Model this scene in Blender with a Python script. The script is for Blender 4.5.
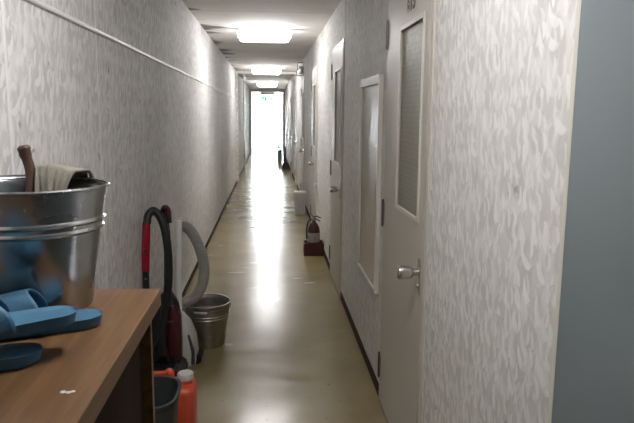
import bpy, bmesh, math, random
from mathutils import Vector, Matrix
random.seed(7)
for o in list(bpy.data.objects): bpy.data.objects.remove(o)
S = bpy.context.scene
COL = S.collection
# ------------------------------------------------------------------ camera
F_PX = 621.5
cd = bpy.data.cameras.new('camera'); cam = bpy.data.objects.new('camera', cd); COL.objects.link(cam)
cd.sensor_width = 36; cd.lens = F_PX * 36 / 634; cd.clip_start = 0.05; cd.clip_end = 200
yaw, pitch, roll = 0.0779, 0.1547, 0.0091
fw = Vector((math.sin(yaw) * math.cos(pitch), math.cos(yaw) * math.cos(pitch), -math.sin(pitch)))
rt = Vector((math.cos(yaw), -math.sin(yaw), 0)); up = rt.cross(fw)
r2 = rt * math.cos(roll) + up * math.sin(roll); u2 = -rt * math.sin(roll) + up * math.cos(roll)
cam.matrix_world = Matrix(((r2.x, u2.x, -fw.x, 0), (r2.y, u2.y, -fw.y, 0), (r2.z, u2.z, -fw.z, 1.5), (0, 0, 0, 1)))
S.camera = cam
# ------------------------------------------------------------------ world / exposure / lights
w = bpy.data.worlds.new('daylight'); S.world = w; w.use_nodes = True
bg = w.node_tree.nodes['Background']; bg.inputs[0].default_value = (0.86, 0.93, 1.0, 1); bg.inputs[1].default_value = 42.0
S.view_settings.view_transform = 'Standard'; S.view_settings.look = 'None'
S.view_settings.gamma = 1; S.view_settings.use_curve_mapping = False
S.view_settings.exposure = 0.80
LAMP_STRENGTH = 26.0          # the ceiling lamps' tubes
NEAR_STRENGTH = 23.0
XL, XR, ZC, YE, YB = -0.711, 0.591, 2.42, 28.9, -2.2

# ------------------------------------------------------------------ materials
def mat(name, col=(.5, .5, .5), rough=.5, metal=0.0, spec=.5, noise=None, bump=None, emit=None, trans=0):
    m = bpy.data.materials.new(name); m.use_nodes = True
    nt = m.node_tree; b = nt.nodes['Principled BSDF']
    b.inputs['Base Color'].default_value = (*col, 1); b.inputs['Roughness'].default_value = rough
    b.inputs['Metallic'].default_value = metal; b.inputs['Specular IOR Level'].default_value = spec
    if trans: b.inputs['Transmission Weight'].default_value = trans
    tc = nt.nodes.new('ShaderNodeTexCoord')
    if noise:      # (scale, amount)
        n = nt.nodes.new('ShaderNodeTexNoise'); n.inputs['Scale'].default_value = noise[0]; n.inputs['Detail'].default_value = 5
        nt.links.new(tc.outputs['Object'], n.inputs['Vector'])
        r = nt.nodes.new('ShaderNodeValToRGB'); a = noise[1]
        r.color_ramp.elements[0].position = .3; r.color_ramp.elements[1].position = .7
        r.color_ramp.elements[0].color = (*[max(0, c * (1 - a)) for c in col], 1)
        r.color_ramp.elements[1].color = (*[min(1, c * (1 + a)) for c in col], 1)
        nt.links.new(n.outputs['Fac'], r.inputs[0]); nt.links.new(r.outputs[0], b.inputs['Base Color'])
    if bump:       # (scale, strength)
        n = nt.nodes.new('ShaderNodeTexNoise'); n.inputs['Scale'].default_value = bump[0]
        nt.links.new(tc.outputs['Object'], n.inputs['Vector'])
        bp = nt.nodes.new('ShaderNodeBump'); bp.inputs['Strength'].default_value = bump[1]; bp.inputs['Distance'].default_value = .01
        nt.links.new(n.outputs['Fac'], bp.inputs['Height']); nt.links.new(bp.outputs[0], b.inputs['Normal'])
    if emit:
        b.inputs['Emission Color'].default_value = (*emit[0], 1); b.inputs['Emission Strength'].default_value = emit[1]
    return m

class NT:
    """tiny node builder"""
    def __init__(s, m): s.nt = m.node_tree; s.b = s.nt.nodes['Principled BSDF']
    def n(s, t, **k):
        x = s.nt.nodes.new(t)
        for a, v in k.items(): setattr(x, a, v)
        return x
    def l(s, a, b): s.nt.links.new(a, b)
    def math(s, op, a, b=None):
        x = s.n('ShaderNodeMath', operation=op)
        for i, v in enumerate((a, b)):
            if v is None: continue
            if isinstance(v, (int, float)): x.inputs[i].default_value = v
            else: s.l(v, x.inputs[i])
        return x.outputs[0]
    def mix(s, f, a, b, blend='MIX'):
        x = s.n('ShaderNodeMix', data_type='RGBA', blend_type=blend)
        for i, v in ((0, f), (6, a), (7, b)):
            if isinstance(v, (int, float)): x.inputs[i].default_value = v
            elif isinstance(v, tuple): x.inputs[i].default_value = (*v, 1)
            else: s.l(v, x.inputs[i])
        return x.outputs[2]
    def ramp(s, fac, stops):
        x = s.n('ShaderNodeValToRGB'); cr = x.color_ramp
        while len(cr.elements) < len(stops): cr.elements.new(.5)
        for e, (p, c) in zip(cr.elements, stops): e.position = p; e.color = (c, c, c, 1) if isinstance(c, (int, float)) else (*c, 1)
        s.l(fac, x.inputs[0]); return x.outputs[0]

def wallpaper(name, light, dark, seams, big=1.0):
    """embossed wallpaper: repeating grey brush-stroke leaves on an off-white ground (wall lies in the y-z plane)"""
    m = mat(name, light, .72, spec=.3); k = NT(m)
    geo = k.n('ShaderNodeNewGeometry'); sep = k.n('ShaderNodeSeparateXYZ'); k.l(geo.outputs['Position'], sep.inputs[0])
    y, z = sep.outputs[1], sep.outputs[2]
    def strokes(cell, a, b, curve, lean, off, amp=.35):
        # one brush stroke per scattered cell: an ellipse a x b, bent into a comma, leaning at random round the upright
        c = k.n('ShaderNodeCombineXYZ'); k.l(k.math('ADD', y, off), c.inputs[0]); k.l(k.math('ADD', z, off * .7), c.inputs[1])
        sc = k.n('ShaderNodeVectorMath', operation='MULTIPLY'); k.l(c.outputs[0], sc.inputs[0]); sc.inputs[1].default_value = (1 / cell, .74 / cell, 0)
        vo = k.n('ShaderNodeTexVoronoi', voronoi_dimensions='2D', feature='F1'); vo.inputs['Scale'].default_value = 1; vo.inputs['Randomness'].default_value = .8
        k.l(sc.outputs[0], vo.inputs['Vector'])
        d = k.n('ShaderNodeVectorMath', operation='SUBTRACT'); k.l(sc.outputs[0], d.inputs[0]); k.l(vo.outputs['Position'], d.inputs[1])
        ds = k.n('ShaderNodeSeparateXYZ'); k.l(d.outputs[0], ds.inputs[0]); vs = k.n('ShaderNodeSeparateColor'); k.l(vo.outputs['Color'], vs.inputs[0])
        px = ds.outputs[0]; py = k.math('DIVIDE', ds.outputs[1], .74)
        ang = k.math('ADD', k.math('MULTIPLY', k.math('SUBTRACT', vs.outputs[0], .5), amp * 2), lean)
        ca, sa = k.math('COSINE', ang), k.math('SINE', ang)
        qx = k.math('SUBTRACT', k.math('MULTIPLY', px, ca), k.math('MULTIPLY', py, sa)); qy = k.math('ADD', k.math('MULTIPLY', px, sa), k.math('MULTIPLY', py, ca))
        qx = k.math('ADD', qx, k.math('MULTIPLY', k.math('MULTIPLY', qy, qy), curve))
        qx = k.math('MULTIPLY', qx, k.math('ADD', k.math('MULTIPLY', qy, .7), 1.0))      # fatter at one end
        e = k.math('ADD', k.math('POWER', k.math('ABSOLUTE', k.math('DIVIDE', qx, a)), 2.0), k.math('POWER', k.math('ABSOLUTE', k.math('DIVIDE', qy, b)), 2.0))
        sh = k.ramp(e, [(.55, 1.0), (1.0, 0.0)])
        return k.math('MULTIPLY', sh, k.math('ADD', k.math('MULTIPLY', vs.outputs[1], .6), .4))
    fn = k.n('ShaderNodeTexNoise'); fn.inputs['Scale'].default_value = 140; fn.inputs['Detail'].default_value = 3; k.l(geo.outputs['Position'], fn.inputs['Vector'])
    smudge = strokes(.098 * big, .50, .70, .25, .35, 0.0)
    gs = strokes(.060 * big, .26, .62, .55, -.35, .37)
    w1 = strokes(.074 * big, .21, .74, .60, .52, .81); w2 = strokes(.056 * big, .19, .62, -.55, .25, 1.37)
    mid = tuple((l_ * .62 + d_ * .38) for l_, d_ in zip(light, dark))
    hatch = k.math('ADD', k.math('MULTIPLY', fn.outputs['Fac'], .9), .45)
    def cl(v):
        c_ = k.n('ShaderNodeClamp'); k.l(v, c_.inputs[0]); return c_.outputs[0]
    colr = k.mix(cl(k.math('MULTIPLY', k.math('MULTIPLY', smudge, hatch), 1.0)), mid, dark)
    colr = k.mix(cl(k.math('MULTIPLY', w1, 1.1)), colr, light)
    colr = k.mix(cl(k.math('MULTIPLY', gs, .75)), colr, dark)
    colr = k.mix(cl(k.math('MULTIPLY', w2, 1.0)), colr, light)
    pat = k.math('SUBTRACT', k.math('MAXIMUM', smudge, gs), k.math('MAXIMUM', w1, w2))
    # slow staining
    bn = k.n('ShaderNodeTexNoise'); bn.inputs['Scale'].default_value = 1.3; bn.inputs['Detail'].default_value = 4; k.l(geo.outputs['Position'], bn.inputs['Vector'])
    colr = k.mix(k.ramp(bn.outputs['Fac'], [(.4, 0.0), (.75, .35)]), colr, tuple(x * .78 for x in dark))
    sn = k.n('ShaderNodeTexNoise'); sn.inputs['Scale'].default_value = 11; sn.inputs['Detail'].default_value = 5; k.l(geo.outputs['Position'], sn.inputs['Vector'])
    colr = k.mix(k.ramp(sn.outputs['Fac'], [(.70, 0.0), (.73, .7)]), colr, (.22, .21, .18))
    if seams:
        fr = k.math('FRACT', k.math('DIVIDE', k.math('ADD', y, seams[1]), seams[0]))
        line = k.ramp(k.math('ABSOLUTE', k.math('SUBTRACT', fr, .5)), [(0.007, 1.0), (0.012, 0.0)])
        colr = k.mix(k.math('MULTIPLY', line, .8), colr, (.88, .87, .85))
    k.l(colr, k.b.inputs['Base Color'])
    bp = k.n('ShaderNodeBump'); bp.inputs['Strength'].default_value = .35; bp.inputs['Distance'].default_value = .002
    h = k.math('ADD', k.math('MULTIPLY', pat, -1.0), k.math('MULTIPLY', fn.outputs['Fac'], .5))
    k.l(h, bp.inputs['Height']); k.l(bp.outputs[0], k.b.inputs['Normal'])
    return m

M = {}
M['paper_left'] = wallpaper('wallpaper left', (.85, .84, .815), (.56, .55, .535), (.92, .51), .88)
M['paper_right'] = wallpaper('wallpaper right', (.83, .82, .79), (.56, .55, .52), None, .80)

def floor_mat():
    m = mat('waxed vinyl floor', (.27, .215, .12), .22); k = NT(m)
    g = k.n('ShaderNodeNewGeometry')
    n = k.n('ShaderNodeTexNoise'); n.inputs['Scale'].default_value = 2.2; n.inputs['Detail'].default_value = 6; k.l(g.outputs['Position'], n.inputs['Vector'])
    c = k.mix(k.ramp(n.outputs['Fac'], [(.3, 0.0), (.7, 1.0)]), (.24, .188, .085), (.315, .252, .122))
    n2 = k.n('ShaderNodeTexNoise'); n2.inputs['Scale'].default_value = 26; n2.inputs['Detail'].default_value = 6; k.l(g.outputs['Position'], n2.inputs['Vector'])
    c = k.mix(k.ramp(n2.outputs['Fac'], [(.64, 0.0), (.74, .7)]), c, (.15, .115, .065))
    k.l(c, k.b.inputs['Base Color'])
    # streaks of worn wax lying across the corridor
    mp = k.n('ShaderNodeMapping'); mp.inputs['Scale'].default_value = (1.3, 5.0, 1); k.l(g.outputs['Position'], mp.inputs[0])
    n3 = k.n('ShaderNodeTexNoise'); n3.inputs['Scale'].default_value = 1.6; n3.inputs['Detail'].default_value = 1.5; k.l(mp.outputs[0], n3.inputs['Vector'])
    k.l(k.ramp(n3.outputs['Fac'], [(.25, .15), (.75, .28)]), k.b.inputs['Roughness'])
    n4 = k.n('ShaderNodeTexNoise'); n4.inputs['Scale'].default_value = 3.5; n4.inputs['Detail'].default_value = 3; k.l(g.outputs['Position'], n4.inputs['Vector'])
    bp = k.n('ShaderNodeBump'); bp.inputs['Strength'].default_value = .06; bp.inputs['Distance'].default_value = .01
    k.l(n4.outputs['Fac'], bp.inputs['Height']); k.l(bp.outputs[0], k.b.inputs['Normal'])
    return m
M['floor'] = floor_mat()

def ceil_mat():
    m = mat('ceiling board', (.5, .49, .46), .8); k = NT(m)
    g = k.n('ShaderNodeNewGeometry'); sep = k.n('ShaderNodeSeparateXYZ'); k.l(g.outputs['Position'], sep.inputs[0])
    n = k.n('ShaderNodeTexNoise'); n.inputs['Scale'].default_value = 1.6; n.inputs['Detail'].default_value = 6; k.l(g.outputs['Position'], n.inputs['Vector'])
    c = k.mix(k.ramp(n.outputs['Fac'], [(.35, 0.0), (.7, 1.0)]), (.74, .73, .70), (.86, .85, .82))
    fr = k.math('FRACT', k.math('DIVIDE', k.math('ADD', sep.outputs[1], .03), .91))
    line = k.ramp(k.math('ABSOLUTE', k.math('SUBTRACT', fr, .5)), [(0.004, 1.0), (0.012, 0.0)])
    c = k.mix(k.math('MULTIPLY', line, .5), c, (.16, .15, .13))
    # dark damp stains along the left wall, broken up across the boards
    mp = k.n('ShaderNodeMapping'); mp.inputs['Scale'].default_value = (1.2, 3.2, 1); k.l(g.outputs['Position'], mp.inputs[0])
    n2 = k.n('ShaderNodeTexNoise'); n2.inputs['Scale'].default_value = 1.1; n2.inputs['Detail'].default_value = 6; k.l(mp.outputs[0], n2.inputs['Vector'])
    side = k.ramp(k.math('ADD', sep.outputs[0], .711), [(0.0, 1.0), (.42, .35), (.6, 0.0)])
    st = k.ramp(k.math('MULTIPLY', n2.outputs['Fac'], k.math('ADD', side, .15)), [(.50, 0.0), (.60, .8)])
    c = k.mix(st, c, (.10, .085, .065))
    k.l(c, k.b.inputs['Base Color'])
    return m
M['ceiling'] = ceil_mat()

def wood_mat(name, c1, c2, c3, rough=.35, axis=1):
    m = mat(name, c1, rough); k = NT(m)
    tc = k.n('ShaderNodeTexCoord'); mp = k.n('ShaderNodeMapping'); sc = [26, 26, 26]; sc[axis] = 1.6; mp.inputs['Scale'].default_value = sc
    k.l(tc.outputs['Object'], mp.inputs[0])
    n = k.n('ShaderNodeTexNoise'); n.inputs['Scale'].default_value = 1.2; n.inputs['Detail'].default_value = 6; n.inputs['Distortion'].default_value = .6; k.l(mp.outputs[0], n.inputs['Vector'])
    c = k.ramp(n.outputs['Fac'], [(.28, c1), (.5, c2), (.74, c3)])
    n2 = k.n('ShaderNodeTexNoise'); n2.inputs['Scale'].default_value = 4; k.l(mp.outputs[0], n2.inputs['Vector'])
    c = k.mix(k.ramp(n2.outputs['Fac'], [(.5, 0.0), (.62, .4)]), c, c1)
    k.l(c, k.b.inputs['Base Color']); return m
M['wood'] = wood_mat('teak laminate', (.085, .041, .014), (.16, .083, .033), (.235, .128, .058))
M['wood_shaded'] = wood_mat('shaded brown board', (.018, .009, .005), (.028, .014, .008), (.036, .019, .011), .7, 2)  # shade of the cabinet's corridor side put into the colour
M['wood_shaded'].node_tree.nodes['Principled BSDF'].inputs['Specular IOR Level'].default_value = .15
M['wood_handle'] = wood_mat('worn wooden handle', (.03, .013, .008), (.06, .027, .014), (.09, .042, .024), .5, 2)

def metal_mat(name, col, rough):
    m = mat(name, col, rough, 1.0); k = NT(m)
    tc = k.n('ShaderNodeTexCoord'); vo = k.n('ShaderNodeTexVoronoi'); vo.inputs['Scale'].default_value = 26; k.l(tc.outputs['Object'], vo.inputs['Vector'])
    c = k.mix(k.ramp(vo.outputs['Distance'], [(.1, 0.0), (.8, 1.0)]), tuple(x * .82 for x in col), col)
    k.l(c, k.b.inputs['Base Color'])
    n = k.n('ShaderNodeTexNoise'); n.inputs['Scale'].default_value = 9; n.inputs['Detail'].default_value = 4; k.l(tc.outputs['Object'], n.inputs['Vector'])
    k.l(k.ramp(n.outputs['Fac'], [(.3, rough * .8), (.7, rough * 1.5)]), k.b.inputs['Roughness'])
    bp = k.n('ShaderNodeBump'); bp.inputs['Strength'].default_value = .12; bp.inputs['Distance'].default_value = .01
    k.l(n.outputs['Fac'], bp.inputs['Height']); k.l(bp.outputs[0], k.b.inputs['Normal'])
    return m
M['zinc'] = metal_mat('galvanized steel', (.42, .43, .43), .20)
M['zinc_dull'] = metal_mat('dull galvanized steel', (.40, .38, .34), .34)
M['steel'] = mat('satin steel', (.62, .60, .56), .25, 1.0)
M['chrome_dark'] = mat('dark hinge steel', (.16, .15, .14), .35, .8)
M['door'] = mat('cream door paint', (.60, .57, .50), .42, noise=(1.4, .05), bump=(60, .02))
M['door_face'] = mat('taupe door paint', (.50, .47, .41), .45, noise=(1.2, .06), bump=(60, .02))
M['hatch'] = mat('beige hatch paint', (.40, .37, .30), .25, noise=(1.2, .06))
M['cream_trim'] = mat('cream trim', (.62, .60, .53), .4)
M['blue_grey'] = mat('blue grey steel paint', (.20, .233, .245), .45, noise=(1.8, .07))
M['dark_base'] = mat('dark vinyl skirting', (.035, .025, .018), .7, spec=.15, noise=(8, .2))
M['rail'] = mat('white plastic moulding', (.78, .77, .74), .4)
M['end_frame'] = mat('grey end frame paint', (.50, .50, .49), .45)
M['concrete'] = mat('outdoor concrete', (.5, .5, .48), .8, noise=(5, .1))
M['lamp'] = mat('lamp diffuser', (.9, .9, .86), .4, emit=((1.0, .975, .99), LAMP_STRENGTH))
M['lamp_near'] = mat('dim lamp diffuser', (.9, .9, .86), .4, emit=((1.0, .975, .99), NEAR_STRENGTH))
M['lamp_off'] = mat('unlit lamp diffuser', (.35, .36, .36), .5)
M['white_plastic'] = mat('white plastic', (.60, .59, .55), .45, noise=(14, .08))
M['grey_plastic'] = mat('pale grey plastic', (.40, .395, .37), .5, noise=(20, .12))
M['grey_hose'] = mat('pale grey hose', (.33, .32, .29), .5)
M['black'] = mat('black plastic', (.012, .012, .013), .38)
M['tub'] = mat('charcoal plastic', (.030, .034, .036), .5, noise=(6, .15))
M['red'] = mat('crimson plastic', (.33, .012, .035), .25)
M['dark_red'] = mat('dark red plastic', (.055, .008, .012), .3)
M['orange'] = mat('orange red polyethylene', (.62, .085, .035), .42, noise=(7, .1))
M['blue'] = mat('blue foam plastic', (.042, .142, .240), .55, noise=(18, .08), bump=(220, .12))
M['cloth'] = mat('khaki grey cloth', (.235, .22, .175), .95, noise=(60, .12), bump=(420, .5))
M['ext_red'] = mat('old extinguisher red', (.060, .012, .010), .3)
M['ext_box'] = mat('maroon stand paint', (.085, .020, .015), .5, noise=(10, .1))
M['label'] = mat('pale printed label', (.34, .33, .29), .5, noise=(90, .5))
M['digit'] = mat('door number paint', (.035, .03, .025), .5)
M['green'] = mat('exit sign green', (.05, .45, .26), .4, emit=((.05, .55, .30), .35))
M['sign_white'] = mat('exit sign white', (.8, .85, .82), .4, emit=((.85, 1, .93), .7))
M['grey_bin'] = mat('grey blue bin plastic', (.16, .19, .20), .5)
M['wire'] = mat('galvanized wire', (.30, .30, .29), .35, .9)

def glass_mat():
    m = mat('patterned obscure glass', (.27, .26, .21), .45, spec=.3); k = NT(m)
    g = k.n('ShaderNodeNewGeometry'); sep = k.n('ShaderNodeSeparateXYZ'); k.l(g.outputs['Position'], sep.inputs[0])
    fr = k.math('FRACT', k.math('DIVIDE', sep.outputs[2], .021))
    ln = k.ramp(k.math('ABSOLUTE', k.math('SUBTRACT', fr, .5)), [(0.0, 1.0), (.22, 0.0)])
    c = k.mix(k.math('MULTIPLY', ln, .35), (.24, .235, .19), (.36, .355, .30))
    vo = k.n('ShaderNodeTexVoronoi'); vo.inputs['Scale'].default_value = 34; k.l(g.outputs['Position'], vo.inputs['Vector'])
    top = k.ramp(sep.outputs[2], [(0.0, 0.0), (1.0, 0.0)])
    hi = k.math('MULTIPLY', k.math('GREATER_THAN', sep.outputs[2], 1.70), k.math('LESS_THAN', sep.outputs[2], 1.84))
    lace = k.math('MULTIPLY', k.ramp(vo.outputs['Distance'], [(.30, 1.0), (.42, 0.0)]), k.math('MULTIPLY', hi, .5))
    c = k.mix(lace, c, (.42, .41, .37))
    k.l(c, k.b.inputs['Base Color'])
    bp = k.n('ShaderNodeBump'); bp.inputs['Strength'].default_value = .3; bp.inputs['Distance'].default_value = .004
    k.l(vo.outputs['Distance'], bp.inputs['Height']); k.l(bp.outputs[0], k.b.inputs['Normal'])
    return m
M['glass'] = glass_mat()

# ------------------------------------------------------------------ mesh helpers
class MB:
    def __init__(s): s.bm = bmesh.new()
    def box(s, x0, x1, y0, y1, z0, z1, bev=0.0, mat4=None):
        b = bmesh.new(); bmesh.ops.create_cube(b, size=1)
        for v in b.verts: v.co = Vector(((x0 + x1) / 2 + v.co.x * (x1 - x0), (y0 + y1) / 2 + v.co.y * (y1 - y0), (z0 + z1) / 2 + v.co.z * (z1 - z0)))
        if bev: bmesh.ops.bevel(b, geom=list(b.edges), offset=bev, segments=3, affect='EDGES', profile=.5)
        if mat4: bmesh.ops.transform(b, matrix=mat4, verts=b.verts)
        s.merge(b); return s
    def merge(s, b):
        me = bpy.data.meshes.new('tmp'); b.to_mesh(me); b.free(); s.bm.from_mesh(me); bpy.data.meshes.remove(me)
    def tube(s, pts, r, n=12, caps=True, ribs=None):
        """tube along points; r number or list"""
        pts = [Vector(p) for p in pts]; rings = []; prev = None
        for i, p in enumerate(pts):
            t = (pts[min(i + 1, len(pts) - 1)] - pts[max(i - 1, 0)]).normalized()
            if prev is None:
                a = Vector((0, 0, 1)) if abs(t.z) < .9 else Vector((1, 0, 0)); nrm = t.cross(a).normalized()
            else: nrm = (prev - t * prev.dot(t)).normalized()
            prev = nrm; bn = t.cross(nrm); rr = r[i] if isinstance(r, (list, tuple)) else r
            rings.append([s.bm.verts.new(p + (nrm * math.cos(2 * math.pi * j / n) + bn * math.sin(2 * math.pi * j / n)) * rr) for j in range(n)])
        for a, b in zip(rings, rings[1:]):
            for j in range(n): s.bm.faces.new((a[j], a[(j + 1) % n], b[(j + 1) % n], b[j]))
        if caps:
            s.bm.faces.new(rings[0][::-1]); s.bm.faces.new(rings[-1])
        return s
    def lathe(s, prof, n=48, c=(0, 0, 0), ax='z'):
        rings = []
        for (r, h) in prof:
            if r <= 1e-6: rings.append([s.bm.verts.new(s.p(c, 0, 0, h, ax))])
            else: rings.append([s.bm.verts.new(s.p(c, r * math.cos(2 * math.pi * j / n), r * math.sin(2 * math.pi * j / n), h, ax)) for j in range(n)])
        for a, b in zip(rings, rings[1:]):
            for j in range(n):
                k = (j + 1) % n
                if len(a) == 1 and len(b) == 1: continue
                if len(a) == 1: s.bm.faces.new((a[0], b[k], b[j]))
                elif len(b) == 1: s.bm.faces.new((a[j], a[k], b[0]))
                else: s.bm.faces.new((a[j], a[k], b[k], b[j]))
        return s
    def p(s, c, x, y, h, ax):
        if ax == 'z': return Vector((c[0] + x, c[1] + y, c[2] + h))
        if ax == 'x': return Vector((c[0] + h, c[1] + x, c[2] + y))
        return Vector((c[0] + x, c[1] + h, c[2] + y))
    def grid(s, fn, nu, nv):
        g = [[s.bm.verts.new(fn(i / nu, j / nv)) for j in range(nv + 1)] for i in range(nu + 1)]
        for i in range(nu):
            for j in range(nv): s.bm.faces.new((g[i][j], g[i + 1][j], g[i + 1][j + 1], g[i][j + 1]))
        return s
    def prism(s, outline, h0, h1, ax='z'):
        """outline = list of 2-D points; extruded along ax"""
        f = {'z': lambda a, b, h: (a, b, h), 'x': lambda a, b, h: (h, a, b), 'y': lambda a, b, h: (a, h, b)}[ax]
        lo = [s.bm.verts.new(f(a, b, h0)) for a, b in outline]; hi = [s.bm.verts.new(f(a, b, h1)) for a, b in outline]
        s.bm.faces.new(lo[::-1]); s.bm.faces.new(hi); n = len(lo)
        for j in range(n): s.bm.faces.new((lo[j], lo[(j + 1) % n], hi[(j + 1) % n], hi[j]))
        return s
    def build(s, name, m, parent=None, smooth=False, solid=0.0, sub=0):
        if smooth: bmesh.ops.remove_doubles(s.bm, verts=s.bm.verts, dist=1e-6)
        bmesh.ops.recalc_face_normals(s.bm, faces=s.bm.faces)
        me = bpy.data.meshes.new(name); s.bm.to_mesh(me); s.bm.free()
        o = bpy.data.objects.new(name, me); COL.objects.link(o); me.materials.append(M[m] if isinstance(m, str) else m)
        if smooth:
            for p in me.polygons: p.use_smooth = True
            try: me.set_sharp_from_angle(angle=math.radians(40))
            except Exception: pass
        if solid:
            q = o.modifiers.new('thickness', 'SOLIDIFY'); q.thickness = solid; q.offset = 0
        if sub:
            q = o.modifiers.new('smooth', 'SUBSURF'); q.levels = sub; q.render_levels = sub
        if parent:
            o.parent = parent
        return o

def thing(name, label, cat, loc, rz=0, group=None):
    o = bpy.data.objects.new(name, None); COL.objects.link(o); o.location = loc; o.rotation_euler = (0, 0, rz)
    o.empty_display_size = .1; o['label'] = label; o['category'] = cat
    if group: o['group'] = group
    return o
def tag(o, label, cat, group=None):
    o['label'] = label; o['category'] = cat
    if group: o['group'] = group
    return o
def struct(mb, name, m, parent=None, **k):
    o = mb.build(name, m, parent, **k)
    if not parent: o['kind'] = 'structure'
    return o
def spline(pts, n=8):
    """Catmull-Rom through the points"""
    P = [Vector(p) for p in pts]; P = [P[0] * 2 - P[1]] + P + [P[-1] * 2 - P[-2]]; out = []
    for i in range(1, len(P) - 2):
        for k in range(n):
            t = k / n; a, b, c, d = P[i - 1], P[i], P[i + 1], P[i + 2]
            out.append(.5 * ((2 * b) + (-a + c) * t + (2 * a - 5 * b + 4 * c - d) * t * t + (-a + 3 * b - 3 * c + d) * t ** 3))
    out.append(P[-2]); return out

# ================================================================== THE SETTING
struct(MB().box(XL - .12, XR + .12, YB - .1, YE + .2, -.1, 0), 'floor', 'floor')
struct(MB().box(XL - .12, XR + .12, YB - .1, YE + .2, ZC, ZC + .1), 'ceiling', 'ceiling')
struct(MB().box(XL - .12, XL, YB, YE + .2, 0, ZC), 'wall_left', 'paper_left')
struct(MB().box(XR, XR + .12, 1.175, YE + .2, 0, ZC), 'wall_right', 'paper_right')
# blue-grey painted steel face nearer than the wallpaper, standing a little proud of it
struct(MB().box(XR - .005, XR + .12, YB, 1.172, 0, ZC), 'wall_right_near', 'blue_grey')
struct(MB().box(XR - .004, XR, 1.175, 1.192, 0, ZC), 'trim_1', 'cream_trim')
struct(MB().box(XL - .12, XR + .12, YB - .12, YB, 0, ZC), 'wall_back', 'paper_left')
struct(MB().box(XL - .6, XR + .6, YE + .2, YE + 3.5, -.12, -.02), 'landing_floor', 'concrete')
# end wall: just a frame round the open doorway
e = MB().box(XL, -.60, YE, YE + .15, 0, ZC).box(.50, XR, YE, YE + .15, 0, ZC).box(-.60, .50, YE, YE + .15, 2.14, ZC)
struct(e, 'wall_end', 'end_frame')
struct(MB().box(-.60, .50, YE + .02, YE + .12, 0, .035), 'threshold_trim', 'end_frame')
# portal frame before the end
e = MB().box(XL, XL + .075, 23.2, 23.4, 0, ZC).box(XR - .07, XR, 23.2, 23.4, 0, ZC).box(XL + .075, XR - .07, 23.2, 23.4, 2.30, ZC)
struct(e, 'trim_2', 'end_frame')
# a shallow pilaster and beam on the left where the wall steps
e = MB().box(XL, XL + .035, 13.9, 14.25, 0, ZC - .05).box(XL, XR, 13.9, 14.25, ZC - .05, ZC)
struct(e, 'trim_3', 'paper_left')
struct(MB().box(XL, XL + .04, 17.6, 17.8, 0, ZC), 'trim_4', 'end_frame')
# chair rail and skirtings
rp = [(XL, 1.823), (XL + .007, 1.824), (XL + .010, 1.829), (XL + .010, 1.837), (XL + .006, 1.842), (XL, 1.843)]
b = MB(); b.prism(rp, YB, 13.88, 'y'); b.prism(rp, 14.27, 23.18, 'y'); struct(b, 'trim_5', 'rail')
b = MB()
for a, c in ((YB, 13.88), (14.27, 17.58), (17.82, 23.18), (23.42, YE)): b.box(XL, XL + .006, a, c, 0, .05, .001)
struct(b, 'baseboard_left', 'dark_base')
DOORS = [2.262 + 2.7 * i for i in range(10)]          # near edge of each door
DW = .82
b = MB(); prev = 1.2
for y in DOORS:
    if y - prev > .05: b.box(XR - .006, XR, prev, y - .03, 0, .062, .001)
    prev = y + DW + .03
b.box(XR - .006, XR, prev, YE, 0, .062, .001); struct(b, 'baseboard_right', 'dark_base')
struct(MB().box(XR - .004, XR, 4.915, 4.927, 2.10, ZC), 'trim_6', 'end_frame')

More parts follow.
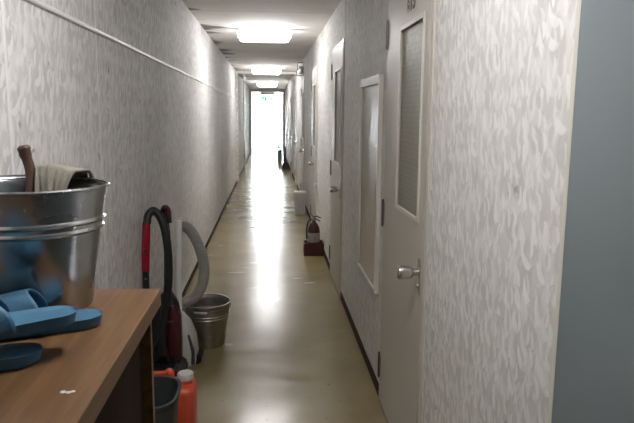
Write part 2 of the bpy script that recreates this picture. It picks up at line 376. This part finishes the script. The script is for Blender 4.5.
# ------------------------------------------------------------------ doors
def make_door(i, y0, number=None):
    X = XR; y1 = y0 + DW; zt = 2.06
    root = bpy.data.objects.new('door_%d' % i, None); COL.objects.link(root); root.location = (X, y0, 0); root['kind'] = 'structure'
    L = lambda: MB()
    # casing (coordinates local to the root)
    c = L().box(-.008, 0, -.026, 0, 0, zt + .03, .002).box(-.008, 0, DW, DW + .025, 0, zt + .03, .002).box(-.008, 0, 0, DW, zt, zt + .03, .002)
    c.build('door_frame', 'door', root)
    wy0, wy1, wz0, wz1 = .095, .50, 1.10, 1.865
    t0, t1 = -.012, -.001; yy0, yy1 = .004, DW - .004
    lf = L()
    # leaf with a window opening, one mesh
    o_ = [(yy0, .012), (yy1, .012), (yy1, zt - .004), (yy0, zt - .004)]; i_ = [(wy0, wz0), (wy1, wz0), (wy1, wz1), (wy0, wz1)]
    bm = lf.bm; V = {}
    for tag_, ps in (('o', o_), ('i', i_)):
        for k, (a, z) in enumerate(ps):
            for xx in (t0, t1): V[tag_, k, xx] = bm.verts.new((xx, a, z))
    for k in range(4):
        n = (k + 1) % 4
        for xx in (t0, t1): bm.faces.new((V['o', k, xx], V['o', n, xx], V['i', n, xx], V['i', k, xx]))
        bm.faces.new((V['o', k, t0], V['o', n, t0], V['o', n, t1], V['o', k, t1]))
        bm.faces.new((V['i', k, t0], V['i', n, t0], V['i', n, t1], V['i', k, t1]))
    leaf = lf.build('leaf', 'door_face', root)
    g = L(); s_ = .016
    for (a, b_, z0, z1) in ((wy0 - s_, wy0 + .004, wz0 - s_, wz1 + s_), (wy1 - .004, wy1 + s_, wz0 - s_, wz1 + s_), (wy0 + .004, wy1 - .004, wz1 - .004, wz1 + s_), (wy0 + .004, wy1 - .004, wz0 - s_, wz0 + .004)):
        g.box(-.018, -.010, a, b_, z0, z1, .002)
    g.build('window_bead', 'door', leaf)
    L().box(-.006, -.003, wy0 + .001, wy1 - .001, wz0 + .001, wz1 - .001).build('pane', 'glass', leaf)
    # rose, keyhole and knob
    ky, kz = .045, .90
    h = L().box(-.016, -.0125, ky - .018, ky + .018, kz - .085, kz + .055, .0015)
    h.lathe([(0, -.045), (.012, -.045), (.015, -.014)], 20, (0, ky, kz), 'x')
    h.lathe([(0, -.022), (.009, -.022), (.010, -.014)], 16, (0, ky, kz - .055), 'x')
    hp = h.build('lock_plate', 'steel', root, smooth=True)
    L().lathe([(0, -.098), (.020, -.097), (.026, -.093), (.0275, -.086), (.0255, -.050), (.021, -.040), (.014, -.036), (0, -.036)], 28, (0, ky, kz), 'x').build('knob', 'steel', root, smooth=True)
    for hz in (.20, 1.01, 1.885):
        hg = L().tube([(-.015, DW + .003, hz - .062), (-.015, DW + .003, hz + .062)], .0065, 12)
        hg.box(-.0145, -.0125, DW - .025, DW, hz - .055, hz + .055).box(-.0105, -.0085, DW + .003, DW + .022, hz - .055, hz + .055)
        hg.tube([(-.015, DW + .003, hz - .070), (-.015, DW + .003, hz - .062)], .005, 10).tube([(-.015, DW + .003, hz + .062), (-.015, DW + .003, hz + .070)], .005, 10)
        hg.build('hinge', 'chrome_dark', root, smooth=True)
    if number:
        cu = bpy.data.curves.new('number', 'FONT'); cu.body = number; cu.size = .095; cu.extrude = .0006; cu.offset = .0022; cu.align_x = 'CENTER'; cu.space_character = 1.05
        tmp = bpy.data.objects.new('tmp', cu); COL.objects.link(tmp); bpy.context.view_layer.update()
        me = bpy.data.meshes.new_from_object(tmp.evaluated_get(bpy.context.evaluated_depsgraph_get())); bpy.data.objects.remove(tmp)
        # text x -> world -y, text y -> world z, facing -x
        me.transform(Matrix(((0, 0, -1, -.0130), (-1, 0, 0, .325), (0, 1, 0, 1.925), (0, 0, 0, 1))))
        me.materials.append(M['digit']); no = bpy.data.objects.new('door_number', me); COL.objects.link(no); no.parent = root
    return root
for i, y in enumerate(DOORS[:10]): make_door(i + 1, y, '615' if i == 0 else None)

# ------------------------------------------------------------------ access hatch
t = thing('access_hatch', 'tall beige hatch panel in a cream frame on the right wall before the second door', 'hatch', (XR, 3.23, .54))
W_, H_ = .66, 1.17
MB().box(-.012, 0, .02, W_ - .02, .02, H_ - .02, .002).build('panel', 'hatch', t)
c = MB()
for (a, b_, z0, z1) in ((0, .022, 0, H_), (W_ - .022, W_, 0, H_), (.022, W_ - .022, H_ - .045, H_), (.022, W_ - .022, 0, .018)): c.box(-.024, 0, a, b_, z0, z1, .003)
c.build('frame', 'cream_trim', t)

# ------------------------------------------------------------------ ceiling lamps
def lamp(y, m, label, group=None):
    t = thing('ceiling_lamp', label, 'lamp', (-.045, y, ZC), group=group)
    MB().box(-.29, .29, -.065, .065, -.03, 0, .006).build('base_plate', 'white_plastic', t)
    MB().box(-.275, .275, -.085, .085, -.135, -.030, .042).build('diffuser', m, t, smooth=True)
    for sx in (-1, 1): MB().box(sx * .288 - .012, sx * .288 + .012, -.06, .06, -.095, -.0, .004).build('end_cap', 'white_plastic', t)
    return t
lamp(7.05, 'lamp', 'wide glowing white ceiling lamp, the largest and nearest of those in view')
lamp(12.7, 'lamp', 'glowing white ceiling lamp halfway down the corridor, second of the lit row')
lamp(18.4, 'lamp', 'small glowing ceiling lamp farthest away, just above the far doorway frame')
lamp(26.0, 'lamp_off', 'dark unlit ceiling lamp silhouetted above the bright far doorway')
lamp(1.35, 'lamp_near', 'ceiling lamp directly over the wooden cabinet and steel bucket')

# ------------------------------------------------------------------ exit sign
t = thing('exit_sign', 'white and green emergency exit sign hanging over the bright far doorway', 'sign', (-.0, 24.6, 1.98))
MB().box(-.28, .28, -.02, .02, 0, .20, .006).build('sign_box', 'sign_white', t)
MB().box(-.265, -.09, -.0235, -.0205, .012, .188).build('pictogram_panel', 'green', t)
g = MB(); g.lathe([(0, -.0265), (.014, -.0265), (.014, -.0240), (0, -.0240)], 16, (-.165, 0, .155), 'y')
def strip(mb, a, b_, wd, y0, y1):
    a = Vector(a); b_ = Vector(b_); d = (b_ - a).normalized(); n = Vector((-d.y, d.x)) * wd / 2
    mb.prism([tuple(a + n), tuple(b_ + n), tuple(b_ - n), tuple(a - n)], y0, y1, 'y')
for a, b_, wd in (((-.175, .14), (-.19, .085), .026), ((-.19, .09), (-.155, .062), .016), ((-.157, .066), (-.165, .025), .014), ((-.19, .088), (-.215, .055), .016), ((-.213, .058), (-.245, .052), .013), ((-.178, .135), (-.14, .115), .012), ((-.178, .135), (-.222, .118), .012)):
    strip(g, a, b_, wd, -.0265, -.0240)
g.build('running_figure', 'sign_white', t)
g = MB(); strip(g, (.10, .10), (.22, .10), .030, -.0235, -.0205); g.prism([(.10, .15), (.045, .10), (.10, .05)], -.0235, -.0205, 'y'); g.build('arrow', 'green', t)
for sx in (-.2, .2): MB().tube([(sx, 0, .2), (sx, 0, .44)], .006).build('hanger', 'wire', t)

# ------------------------------------------------------------------ shoe cabinet
CX0, CX1, CY0, CY1, CZ = XL + .005, -.238, .15, 1.345, 1.12
t = thing('wooden_cabinet', 'long waist-high wooden cabinet with a teak laminate top against the left wall', 'cabinet', (CX0, CY0, 0))
cw, cl = CX1 - CX0, CY1 - CY0
MB().box(0, cw, 0, cl, CZ - .038, CZ, .002).build('top', 'wood', t)
MB().box(.0, cw - .018, cl - .035, cl - .017, 0, CZ - .038, .001).build('side_panel', 'wood', t)
MB().box(.0, cw - .018, .017, .035, 0, CZ - .038, .001).build('side_panel', 'wood', t)
MB().box(.0, .012, .035, cl - .035, 0.06, CZ - .038).build('back_panel', 'wood_shaded', t)
MB().box(.0, cw - .05, .035, cl - .035, 0.0, .06).build('plinth', 'wood_shaded', t)
for k in range(3):
    MB().box(.012, cw - .06, .036, cl - .036, .34 + .25 * k, .355 + .25 * k).build('shelf', 'wood_shaded', t)
for k in range(3):
    a = .037 + k * (cl - .074) / 3
    MB().box(cw - .055, cw - .040, a, a + (cl - .074) / 3 - .003, .065, CZ - .042, .0015).build('door', 'wood_shaded', t)  # added fronts, their near-black brown standing in for shade on this side
c = MB()   # pale scuff left on the laminate
for dx, dy, r in ((0, 0, .004), (.008, -.002, .0035), (.013, .001, .003)): c.lathe([(0, .0006), (r, .0005), (r * 1.1, 0)], 10, (-.283 - CX0 + dx, .83 - CY0 + dy, CZ))
c.build('plaster_speck', 'white_plastic', t)

# ------------------------------------------------------------------ buckets
def bucket(name, label, cat, loc, R1, R0, H, m, rz, bail_pts, grip, ears):
    t = thing(name, label, cat, loc, rz)
    th = .0012; pr = []
    rr = lambda h: R0 + (R1 - R0) * h / H
    pr += [(0, .006), (R0 * .96, .006), (R0 * .985, 0), (R0 * 1.0, 0), (R0 * 1.01, .004)]
    for f in (.2, .4, .55, .62): pr.append((rr(H * f), H * f))
    for f in (.665, .735):
        pr += [(rr(H * (f - .022)), H * (f - .022)), (rr(H * f) + .0028, H * (f - .012)), (rr(H * f) + .0040, H * f), (rr(H * f) + .0028, H * (f + .012)), (rr(H * (f + .022)), H * (f + .022))]
    pr += [(rr(H * .9), H * .9), (R1, H * .985)]
    for a in range(7):
        an = -math.pi / 2 + a * math.pi / 3.6; pr.append((R1 + .0022 + .0035 * math.cos(an) * 1, H + .0035 * math.sin(an)))
    pr += [(R1 - th * 2, H * .985)]
    inner = [(q[0] - th * 2, q[1]) for q in pr if q[1] < H * .985 and q[1] > .003][::-1]
    pr += [q for q in inner if q[0] > 0] + [(0, .0085)]
    MB().lathe(pr, 72).build('body', m, t, smooth=True)
    for sx in (-1, 1):
        e_ = MB().prism([(-.016, H * .86), (.016, H * .86), (.012, H * .97), (.007, H * 1.05), (-.007, H * 1.05), (-.012, H * .97)], 0, .003, 'x')
        bmesh.ops.translate(e_.bm, vec=(sx * (R1 + .004) - .0015, 0, 0), verts=e_.bm.verts)
        e_.lathe([(0, 0), (.005, .001), (.005, .004), (0, .005)], 12, (sx * (R1 + .003), 0, H * .9), 'x')
        e_.build('ear', m, t, smooth=True)
    MB().tube(spline(bail_pts, 8), .0024, 8).build('handle', 'wire', t, smooth=True)
    if grip: MB().tube(grip[0], grip[1], 14).build('grip', 'white_plastic', t, smooth=True)
    return t
# bail of the big bucket lies back over the far rim
R1, R0, H = .143, .105, .240
t1 = bucket('galvanized_bucket', 'large shiny galvanized bucket standing on the wooden cabinet', 'bucket', (-.462, 1.236, CZ), R1, R0, H, 'zinc', math.radians(62),
       [(R1 + .004, 0, H * 1.02)] + [((R1 + .006) * math.cos(a), -(R1 + .006) * math.sin(a) * -1, H + .002 + .004 * math.sin(a)) for a in [math.pi * k / 12 for k in range(1, 12)]] + [(-R1 - .004, 0, H * 1.02)], None, True)
R1b, R0b, Hb = .152, .115, .285
t2 = bucket('galvanized_pail', 'smaller dull grey galvanized pail on the floor beside the vacuum cleaners', 'bucket', (-.41, 3.98, 0), R1b, R0b, Hb, 'zinc_dull', math.radians(-8),
       [(R1b + .006, 0, Hb * 1.01)] + [((R1b + .007) * math.cos(a), -(R1b + .010) * math.sin(a), Hb * (1.0 - .10 * math.sin(a))) for a in [math.pi * k / 12 for k in range(1, 12)]] + [(-R1b - .006, 0, Hb * 1.01)],
       ([(-.040, -R1b - .012, Hb * .90), (.040, -R1b - .012, Hb * .90)], .0085), True)

# tool handle in the bucket
hb = MB().tube(spline([(0, 0, 0), (.0, .01, .06), (.003, .03, .16), (.0, .060, .24), (-.010, .066, .28), (-.014, .066, .301)], 5), [.009] * 15 + [.0105] * 5 + [.0125] * 3 + [.0135, .0125, .008], 14)
t = thing('scrubbing_brush', 'brown wooden brush handle sticking up out of the big bucket', 'brush', (-.499, 1.284, CZ + .010))
hb.build('handle', 'wood_handle', t, smooth=True)
MB().box(-.030, .030, -.020, .020, .0, .02, .004).build('brush_head', 'wood_handle', t)

# cloth hung over the back rim of the bucket
def cloth_fn(u, v):
    # u along the rim, v across the fold (0 = inside bottom, .5 = on the rim, 1 = outside bottom)
    a = math.radians(104 - 44 * u); s = v * 2 - 1
    cx_, cy_ = -.462, 1.236; rr = .1465
    drop = (.085 if s < 0 else .085) * max(0, abs(s) - .12) / .88
    off = .024 * math.tanh(s * 3.2) - (.006 if s < 0 else 0) * abs(s)
    wr = .0035 * math.sin(u * 17 + s * 2) + .0022 * math.sin(u * 31 + 1 + s * 5)
    r = rr + off + wr * (.4 + abs(s)) - (.030 * abs(s) if s < 0 else -.006 * s)
    z = CZ + .240 + .012 + .012 * math.cos(s * 1.5) * (1 - .35 * u ** 3) - drop + .0035 * math.sin(u * 5.2 + .4)
    r = max(r, .0) 
    if s < 0: r -= .018
    return (cx_ + r * math.cos(a), cy_ + r * math.sin(a), z)
tag(MB().grid(cloth_fn, 48, 40).build('cleaning_cloth', 'cloth', smooth=True, solid=.0035), 'khaki grey cloth draped over the back rim of the big bucket', 'cloth')

# ------------------------------------------------------------------ slippers
def slipper(label, loc, rz, tilt=0, roll_=0, sh=.042, u0=.40):
    """heel at the origin, toe towards +x"""
    t = thing('blue_slipper', label, 'slipper', loc, rz, 'blue plastic slippers on the cabinet')
    t.rotation_euler = (roll_, tilt, rz)
    L = .262
    def half(u):   # half width along the length
        return .0335 * (1 - (1 - min(u / .16, 1)) ** 2.2) ** .5 * (1 + .34 * max(0, min(1, (u - .18) / .45))) * (1 - max(0, (u - .74) / .26) ** 2.6) ** .5 if u < 1 else 0
    def zb(u): return .004 * max(0, u - .7) / .3 + .002 * (1 - min(u / .1, 1))
    def zt(u, v): return .019 - .004 * max(0, min(1, (u - .15) / .4)) + .006 * max(0, u - .8) / .2 - .0035 * (1 - abs(v) ** 4)
    b = MB(); N = 40; K = 12; top = []; bot = []
    for i in range(N + 1):
        u = .5 - .5 * math.cos(math.pi * i / N); u = min(max(u, .0015), .9985); hw = half(u)
        cyv = .006 * math.sin(u * 3)
        top.append([b.bm.verts.new((u * L, cyv + hw * (-1 + 2 * j / K), zt(u, -1 + 2 * j / K))) for j in range(K + 1)])
        bot.append([b.bm.verts.new((.004 + u * (L - .008), cyv + hw * .91 * (-1 + 2 * j / K), zb(u))) for j in range(K + 1)])
    for i in range(N):
        for j in range(K):
            b.bm.faces.new((top[i][j], top[i + 1][j], top[i + 1][j + 1], top[i][j + 1]))
            b.bm.faces.new((bot[i][j + 1], bot[i + 1][j + 1], bot[i + 1][j], bot[i][j]))
        b.bm.faces.new((bot[i][0], bot[i + 1][0], top[i + 1][0], top[i][0])); b.bm.faces.new((top[i][K], top[i + 1][K], bot[i + 1][K], bot[i][K]))
    b.bm.faces.new([top[0][j] for j in range(K + 1)] + [bot[0][j] for j in range(K, -1, -1)]); b.bm.faces.new([bot[N][j] for j in range(K + 1)] + [top[N][j] for j in range(K, -1, -1)])
    b.build('sole', 'blue', t, smooth=True)
    def strap(u, v):
        # u: 0 back opening .. 1 toe opening ; v across
        a = math.pi * v; sc = abs(math.cos(a))
        uu = u0 + .12 * (sc ** 2 * -.9) + u * (.87 - u0 + .06 * sc ** 2)
        hw = half(min(uu, .985)) + .003; hgt = (sh - .4 * sh * u ** 1.3)
        return (uu * L, .006 * math.sin(uu * 3) - hw * math.cos(a) * (1.0), .006 + (hgt + .006) * math.sin(a) ** .75 if math.sin(a) > 0 else .006)
    b = MB().grid(strap, 18, 28); b.build('strap', 'blue', t, smooth=True, solid=.0045)
    return t
slipper('blue slipper lying flat, its open strap turned to the foot of the big bucket', (-.303, 1.117, CZ + .001), math.radians(194), sh=.060, u0=.46)
slipper('blue slipper resting on top of another, heel raised off the cabinet', (-.312, 1.000, CZ + .046), math.radians(207), math.radians(-1.5), sh=.040, u0=.47)
slipper('blue slipper lying under another one, nearest the front of the cabinet', (-.350, .945, CZ + .001), math.radians(188), sh=.030)

# ------------------------------------------------------------------ upright vacuum (black and red)
t = thing('upright_vacuum', 'black and dark red upright vacuum cleaner leaning at the left wall', 'vacuum cleaner', (-.56, 3.45, 0))
P = lambda x, y, z: (x + .56, y - 3.45, z)
b = MB(); b.prism([(-.135, 0), (.065, 0), (.085, .02), (.085, .075), (.045, .11), (-.10, .11), (-.135, .08)], -.16, .06, 'y'); bmesh.ops.bevel(b.bm, geom=list(b.bm.edges), offset=.01, segments=3, affect='EDGES')
b.build('floor_head', 'black', t, smooth=True)
def loft(secs, n=24, ex=3.0):
    """stack of super-ellipse sections (cx,cy,z,rx,ry)"""
    b = MB(); rings = []
    for (cx, cy, z, rx, ry) in secs:
        ring = []
        for j in range(n):
            a = 2 * math.pi * j / n; c_, s_ = math.cos(a), math.sin(a)
            ring.append(b.bm.verts.new((cx + rx * math.copysign(abs(c_) ** (2 / ex), c_), cy + ry * math.copysign(abs(s_) ** (2 / ex), s_), z)))
        rings.append(ring)
    for a, c in zip(rings, rings[1:]):
        for j in range(n): b.bm.faces.new((a[j], a[(j + 1) % n], c[(j + 1) % n], c[j]))
    b.bm.faces.new(rings[0][::-1]); b.bm.faces.new(rings[-1]); return b
loft([(-.03, 0, .08, .088, .07), (-.03, 0, .20, .092, .075), (-.025, 0, .36, .085, .07), (-.02, 0, .44, .066, .058), (-.015, 0, .49, .036, .035), (-.01, 0, .51, .018, .018)]).build('body', 'black', t, smooth=True)
loft([(.025, -.052, .15, .038, .034), (.026, -.054, .22, .042, .036), (.024, -.052, .38, .038, .034), (.018, -.04, .44, .022, .024)], ex=2.2).build('dust_cup', 'dark_red', t, smooth=True)
MB().tube([(.03, -.088, .36), (.026, -.090, .36), (.0, -.088, .358)], .004).build('latch', 'chrome_dark', t)
MB().tube(spline([(-.055, -.07, .14), (-.075, -.10, .20), (-.05, -.12, .26), (-.02, -.11, .22), (-.005, -.095, .13)], 7), .009, 10).build('lower_hose', 'black', t, smooth=True)
# stick handle going up with a loop grip at the top
MB().tube(spline([(-.012, 0, .49), (-.008, .004, .70), (-.010, .01, .86), (-.02, .012, .93), (-.025, .010, .965), (-.012, .004, .985), (.004, -.002, .965), (.006, -.004, .90)], 8), [.020] * 16 + [.0185] * 12 + [.0165] * 29, 12).build('stick', 'black', t, smooth=True)
MB().tube(spline([(-.018, -.006, .978), (-.008, -.012, .990), (.004, -.010, .972), (.008, -.014, .93)], 6), .0135, 10).build('grip_inlay', 'dark_red', t, smooth=True)
# hose that hooks over to the left and ends in the red tube
hp = spline([(-.062, -.035, .935), (-.052, -.045, .955), (-.015, -.05, .965), (.0, -.06, .92), (.012, -.07, .82), (.016, -.085, .62), (.002, -.10, .44), (-.012, -.11, .30), (-.022, -.11, .17)], 14)
hp = spline([P(-.664, 3.40, .905), P(-.655, 3.40, .950), P(-.625, 3.40, .975), P(-.590, 3.40, .935), P(-.566, 3.39, .86), P(-.552, 3.38, .75), P(-.550, 3.37, .62), P(-.562, 3.36, .50), P(-.580, 3.35, .38), P(-.592, 3.34, .27), P(-.597, 3.34, .17)], 14)
MB().tube(hp, [.0215 + .0016 * (k % 2) for k in range(len(hp))], 14).build('hose', 'black', t, smooth=True)
MB().tube([P(-.666, 3.40, .925), P(-.668, 3.40, .90), P(-.673, 3.40, .80), P(-.677, 3.40, .735), P(-.680, 3.40, .64)], [.017, .0215, .0225, .0225, .0205], 16).build('red_tube', 'red', t, smooth=True)
MB().tube([P(-.6765, 3.378, .77), P(-.6775, 3.378, .74)], [.006, .006], 10).build('button', 'dark_red', t)
MB().tube([P(-.680, 3.40, .645), P(-.681, 3.40, .50), P(-.682, 3.40, .46)], [.019, .0195, .016], 14).build('crevice_nozzle', 'black', t, smooth=True)
MB().lathe([(0, -.004), (.005, -.003), (.006, 0)], 10, P(-.676, 3.381, .60), 'y').build('rivet', 'steel', t)

# ------------------------------------------------------------------ second vacuum: pale grey hose and pipe
t = thing('hose_vacuum', 'pale grey vacuum cleaner with a ribbed looping hose behind the black one', 'vacuum cleaner', (-.50, 3.68, 0))
P = lambda x, y, z: (x + .50, y - 3.68, z)
b = loft([(0, 0, .0, .060, .10), (.0, 0, .05, .066, .105), (-.005, 0, .16, .060, .10), (-.02, 0, .25, .044, .07), (-.035, 0, .30, .022, .035), (-.04, 0, .315, .012, .02)])
b.build('body', 'white_plastic', t, smooth=True)
MB().tube([(.062, -.06, .03), (.062, .06, .03)], .028, 16).build('wheel', 'black', t, smooth=True)
MB().tube([(.045, -.105, .02), (.048, -.108, .10), (.020, -.095, .20)], [.012, .010, .006]).build('bumper', 'chrome_dark', t, smooth=True)
MB().tube([P(-.540, 3.62, .28), P(-.532, 3.61, .55), P(-.526, 3.61, .80), P(-.524, 3.61, .885)], [.021, .019, .018, .020], 14).build('pipe', 'rail', t, smooth=True)
b = MB().box(-.022, .022, -.02, .02, -.05, .05, .006, Matrix.Translation(P(-.526, 3.655, .84)))
b.box(-.008, .008, -.012, .012, -.04, .04, .003, Matrix.Translation(P(-.512, 3.645, .70))); b.build('handle_block', 'white_plastic', t, smooth=True)
hs = spline([P(-.530, 3.65, .835), P(-.495, 3.645, .842), P(-.455, 3.64, .81), P(-.418, 3.635, .74), P(-.392, 3.63, .655), P(-.385, 3.63, .575), P(-.398, 3.63, .495), P(-.435, 3.63, .43), P(-.480, 3.64, .395), P(-.520, 3.66, .37)], 14)
MB().tube(hs, [.029 if (k % 2) else .0335 for k in range(len(hs))], 16).build('hose', 'grey_hose', t, smooth=True)

# ------------------------------------------------------------------ kerosene can and tub
t = thing('fuel_can', 'orange red plastic fuel can with a white screw cap behind the charcoal tub', 'can', (-.492, 2.66, 0))
b = MB().box(-.16, .160, -.085, .085, 0, .315, .028)
b.build('body', 'orange', t, smooth=True)
MB().lathe([(.030, .305), (.030, .332), (0, .332)], 24, (.118, 0, 0)).build('neck', 'orange', t, smooth=True)
c = MB().lathe([(.034, .330), (.036, .334), (.036, .354), (.033, .360), (.020, .361), (.018, .356), (0, .356)], 32, (.118, 0, 0))
c.build('cap', 'white_plastic', t, smooth=True)
MB().tube(spline([(-.13, 0, .305), (-.12, 0, .345), (-.05, 0, .355), (.02, 0, .358), (.050, 0, .362), (.062, 0, .305)], 6), [.012] * 22 + [.016, .019, .019, .019, .016, .014, .012, .012, .012], 12).build('handle', 'orange', t, smooth=True)

t = thing('plastic_tub', 'charcoal plastic tub on the floor at the end of the wooden cabinet', 'tub', (-.520, 2.34, .0))
ob = loft([(0, 0, 0, .118, .105), (0, 0, .01, .124, .110), (0, 0, .405, .160, .145), (0, 0, .412, .168, .153), (0, 0, .422, .168, .153), (0, 0, .422, .157, .142), (0, 0, .41, .155, .139), (0, 0, .02, .118, .104)], 40, 3.4)
ob.build('body', 'tub', t, smooth=True)

# ------------------------------------------------------------------ fire extinguisher and its stand
t = thing('extinguisher_stand', 'maroon box stand on the floor holding the fire extinguisher', 'stand', (.478, 6.60, 0))
b = MB().box(-.108, .108, -.10, .10, 0, .012)
for q in ((-.108, -.098, -.10, .10), (.098, .108, -.10, .10), (-.098, .098, -.10, -.09), (-.098, .098, .09, .10)): b.box(*q, .012, .135, .001)
b.build('box', 'ext_box', t)
t = thing('fire_extinguisher', 'dark red fire extinguisher with a pale label standing in its maroon stand', 'fire extinguisher', (.482, 6.60, .0125))
MB().lathe([(0, 0), (.060, 0), (.066, .008), (.067, .24), (.060, .285), (.038, .325), (.022, .338), (.020, .36), (0, .36)], 36).build('cylinder', 'ext_red', t, smooth=True)
MB().lathe([(.0680, .125), (.0684, .126), (.0684, .228), (.0680, .229)], 36).build('label_band', 'label', t, smooth=True)
b = MB().lathe([(.021, .352), (.023, .356), (.023, .372), (.012, .38), (.012, .392), (0, .392)], 20)
b.build('valve', 'chrome_dark', t, smooth=True)
MB().tube([(.0, 0, .392), (.03, 0, .405), (.075, -.01, .385)], [.008, .008, .006]).tube([(0, 0, .378), (.03, 0, .372), (.07, -.01, .350)], [.007, .007, .005]).tube([(0, 0, .39), (-.03, 0, .43)], [.006, .004]).build('lever', 'black', t, smooth=True)
MB().tube(spline([(-.02, 0, .37), (-.052, -.01, .36), (-.074, -.01, .30), (-.078, -.01, .22), (-.075, -.01, .16)], 6), .008, 10).build('hose', 'black', t, smooth=True)
# pale hooked stick leaning at the wall
pts = spline([(.562, 7.20, .004), (.563, 7.20, .35), (.563, 7.20, .58), (.560, 7.19, .66), (.545, 7.18, .705), (.530, 7.17, .70), (.524, 7.17, .67)], 7)
tag(MB().tube(pts, .008, 10).build('walking_stick', 'rail', smooth=True), 'pale thin stick with a hooked top leaning behind the fire extinguisher', 'stick')

# ------------------------------------------------------------------ small far things
t = thing('wall_bracket', 'grey metal box in a wire cage high on the right wall under the ceiling', 'bracket', (XR, 10.85, 2.15))
MB().box(-.012, 0, -.05, .05, .0, .24, .002).build('back_plate', 'end_frame', t)
MB().box(-.085, -.012, -.045, .045, .03, .16, .012).build('box', 'steel', t, smooth=True)
c = MB()
for yy in (-.05, 0, .05): c.tube(spline([(-.01, yy, .22), (-.09, yy, .215), (-.10, yy, .12), (-.11, yy, .015), (-.01, yy, .01)], 5), .004, 8)
c.tube([(-.10, -.05, .12), (-.10, .05, .12)], .004, 8).tube([(-.108, -.05, .02), (-.108, .05, .02)], .006, 8); c.build('wire_cage', 'chrome_dark', t, smooth=True)

t = thing('slim_bin', 'pale grey slim bin on the floor beyond the fire extinguisher', 'bin', (.47, 9.42, 0))
MB().prism([(-.075, 0), (.075, 0), (.085, .31), (-.085, .31)], -.09, .09, 'y').build('body', 'grey_plastic', t)
MB().box(-.088, .088, -.095, .095, .31, .34, .008).build('lid', 'white_plastic', t, smooth=True)

t = thing('dustpan', 'black long-handled dustpan leaning by the right wall far down the corridor', 'dustpan', (.45, 17.2, 0))
b = MB().prism([(-.10, 0), (.12, 0), (.12, .10), (.06, .22), (-.04, .22), (-.10, .08)], -.09, .09, 'y'); b.build('pan', 'black', t)
MB().tube([(0, 0, .20), (.0, .02, .42), (.0, .03, .62)], [.045, .020, .014]).build('handle', 'black', t, smooth=True)

t = thing('round_bin', 'grey blue round bin standing before the bright far doorway', 'bin', (.33, 19.4, 0))
MB().lathe([(0, 0), (.066, 0), (.070, .01), (.078, .39), (.082, .395), (.080, .402), (.074, .40), (.062, .02), (0, .02)], 32).build('body', 'grey_bin', t, smooth=True)
t = thing('door_stop', 'small dark cone on the threshold of the far doorway', 'cone', (.44, 28.3, 0))
MB().lathe([(0, 0), (.09, 0), (.09, .02), (.06, .03), (.02, .26), (0, .27)], 20).build('cone', 'grey_bin', t, smooth=True)
t = thing('pull_cord', 'pull cord with a small white bob hanging from the ceiling at left', 'cord', (-.515, 13.6, ZC))
MB().tube([(0, 0, 0), (0, 0, -.14)], .004, 8).build('string', 'wire', t)
MB().lathe([(0, -.14), (.012, -.145), (.024, -.175), (.020, -.195), (0, -.20)], 16).build('bob', 'white_plastic', t, smooth=True)
t = thing('wall_tap', 'small dark metal tap low on the left wall far down the corridor', 'tap', (XL, 17.2, .33))
MB().tube([(0, 0, 0), (.05, 0, 0), (.07, 0, -.02), (.07, 0, -.10)], .012).build('spout', 'steel', t, smooth=True)
MB().tube([(.04, 0, 0), (.04, 0, .05)], .008).tube([(.01, 0, .055), (.08, 0, .055)], .008).build('tap_handle', 'chrome_dark', t)
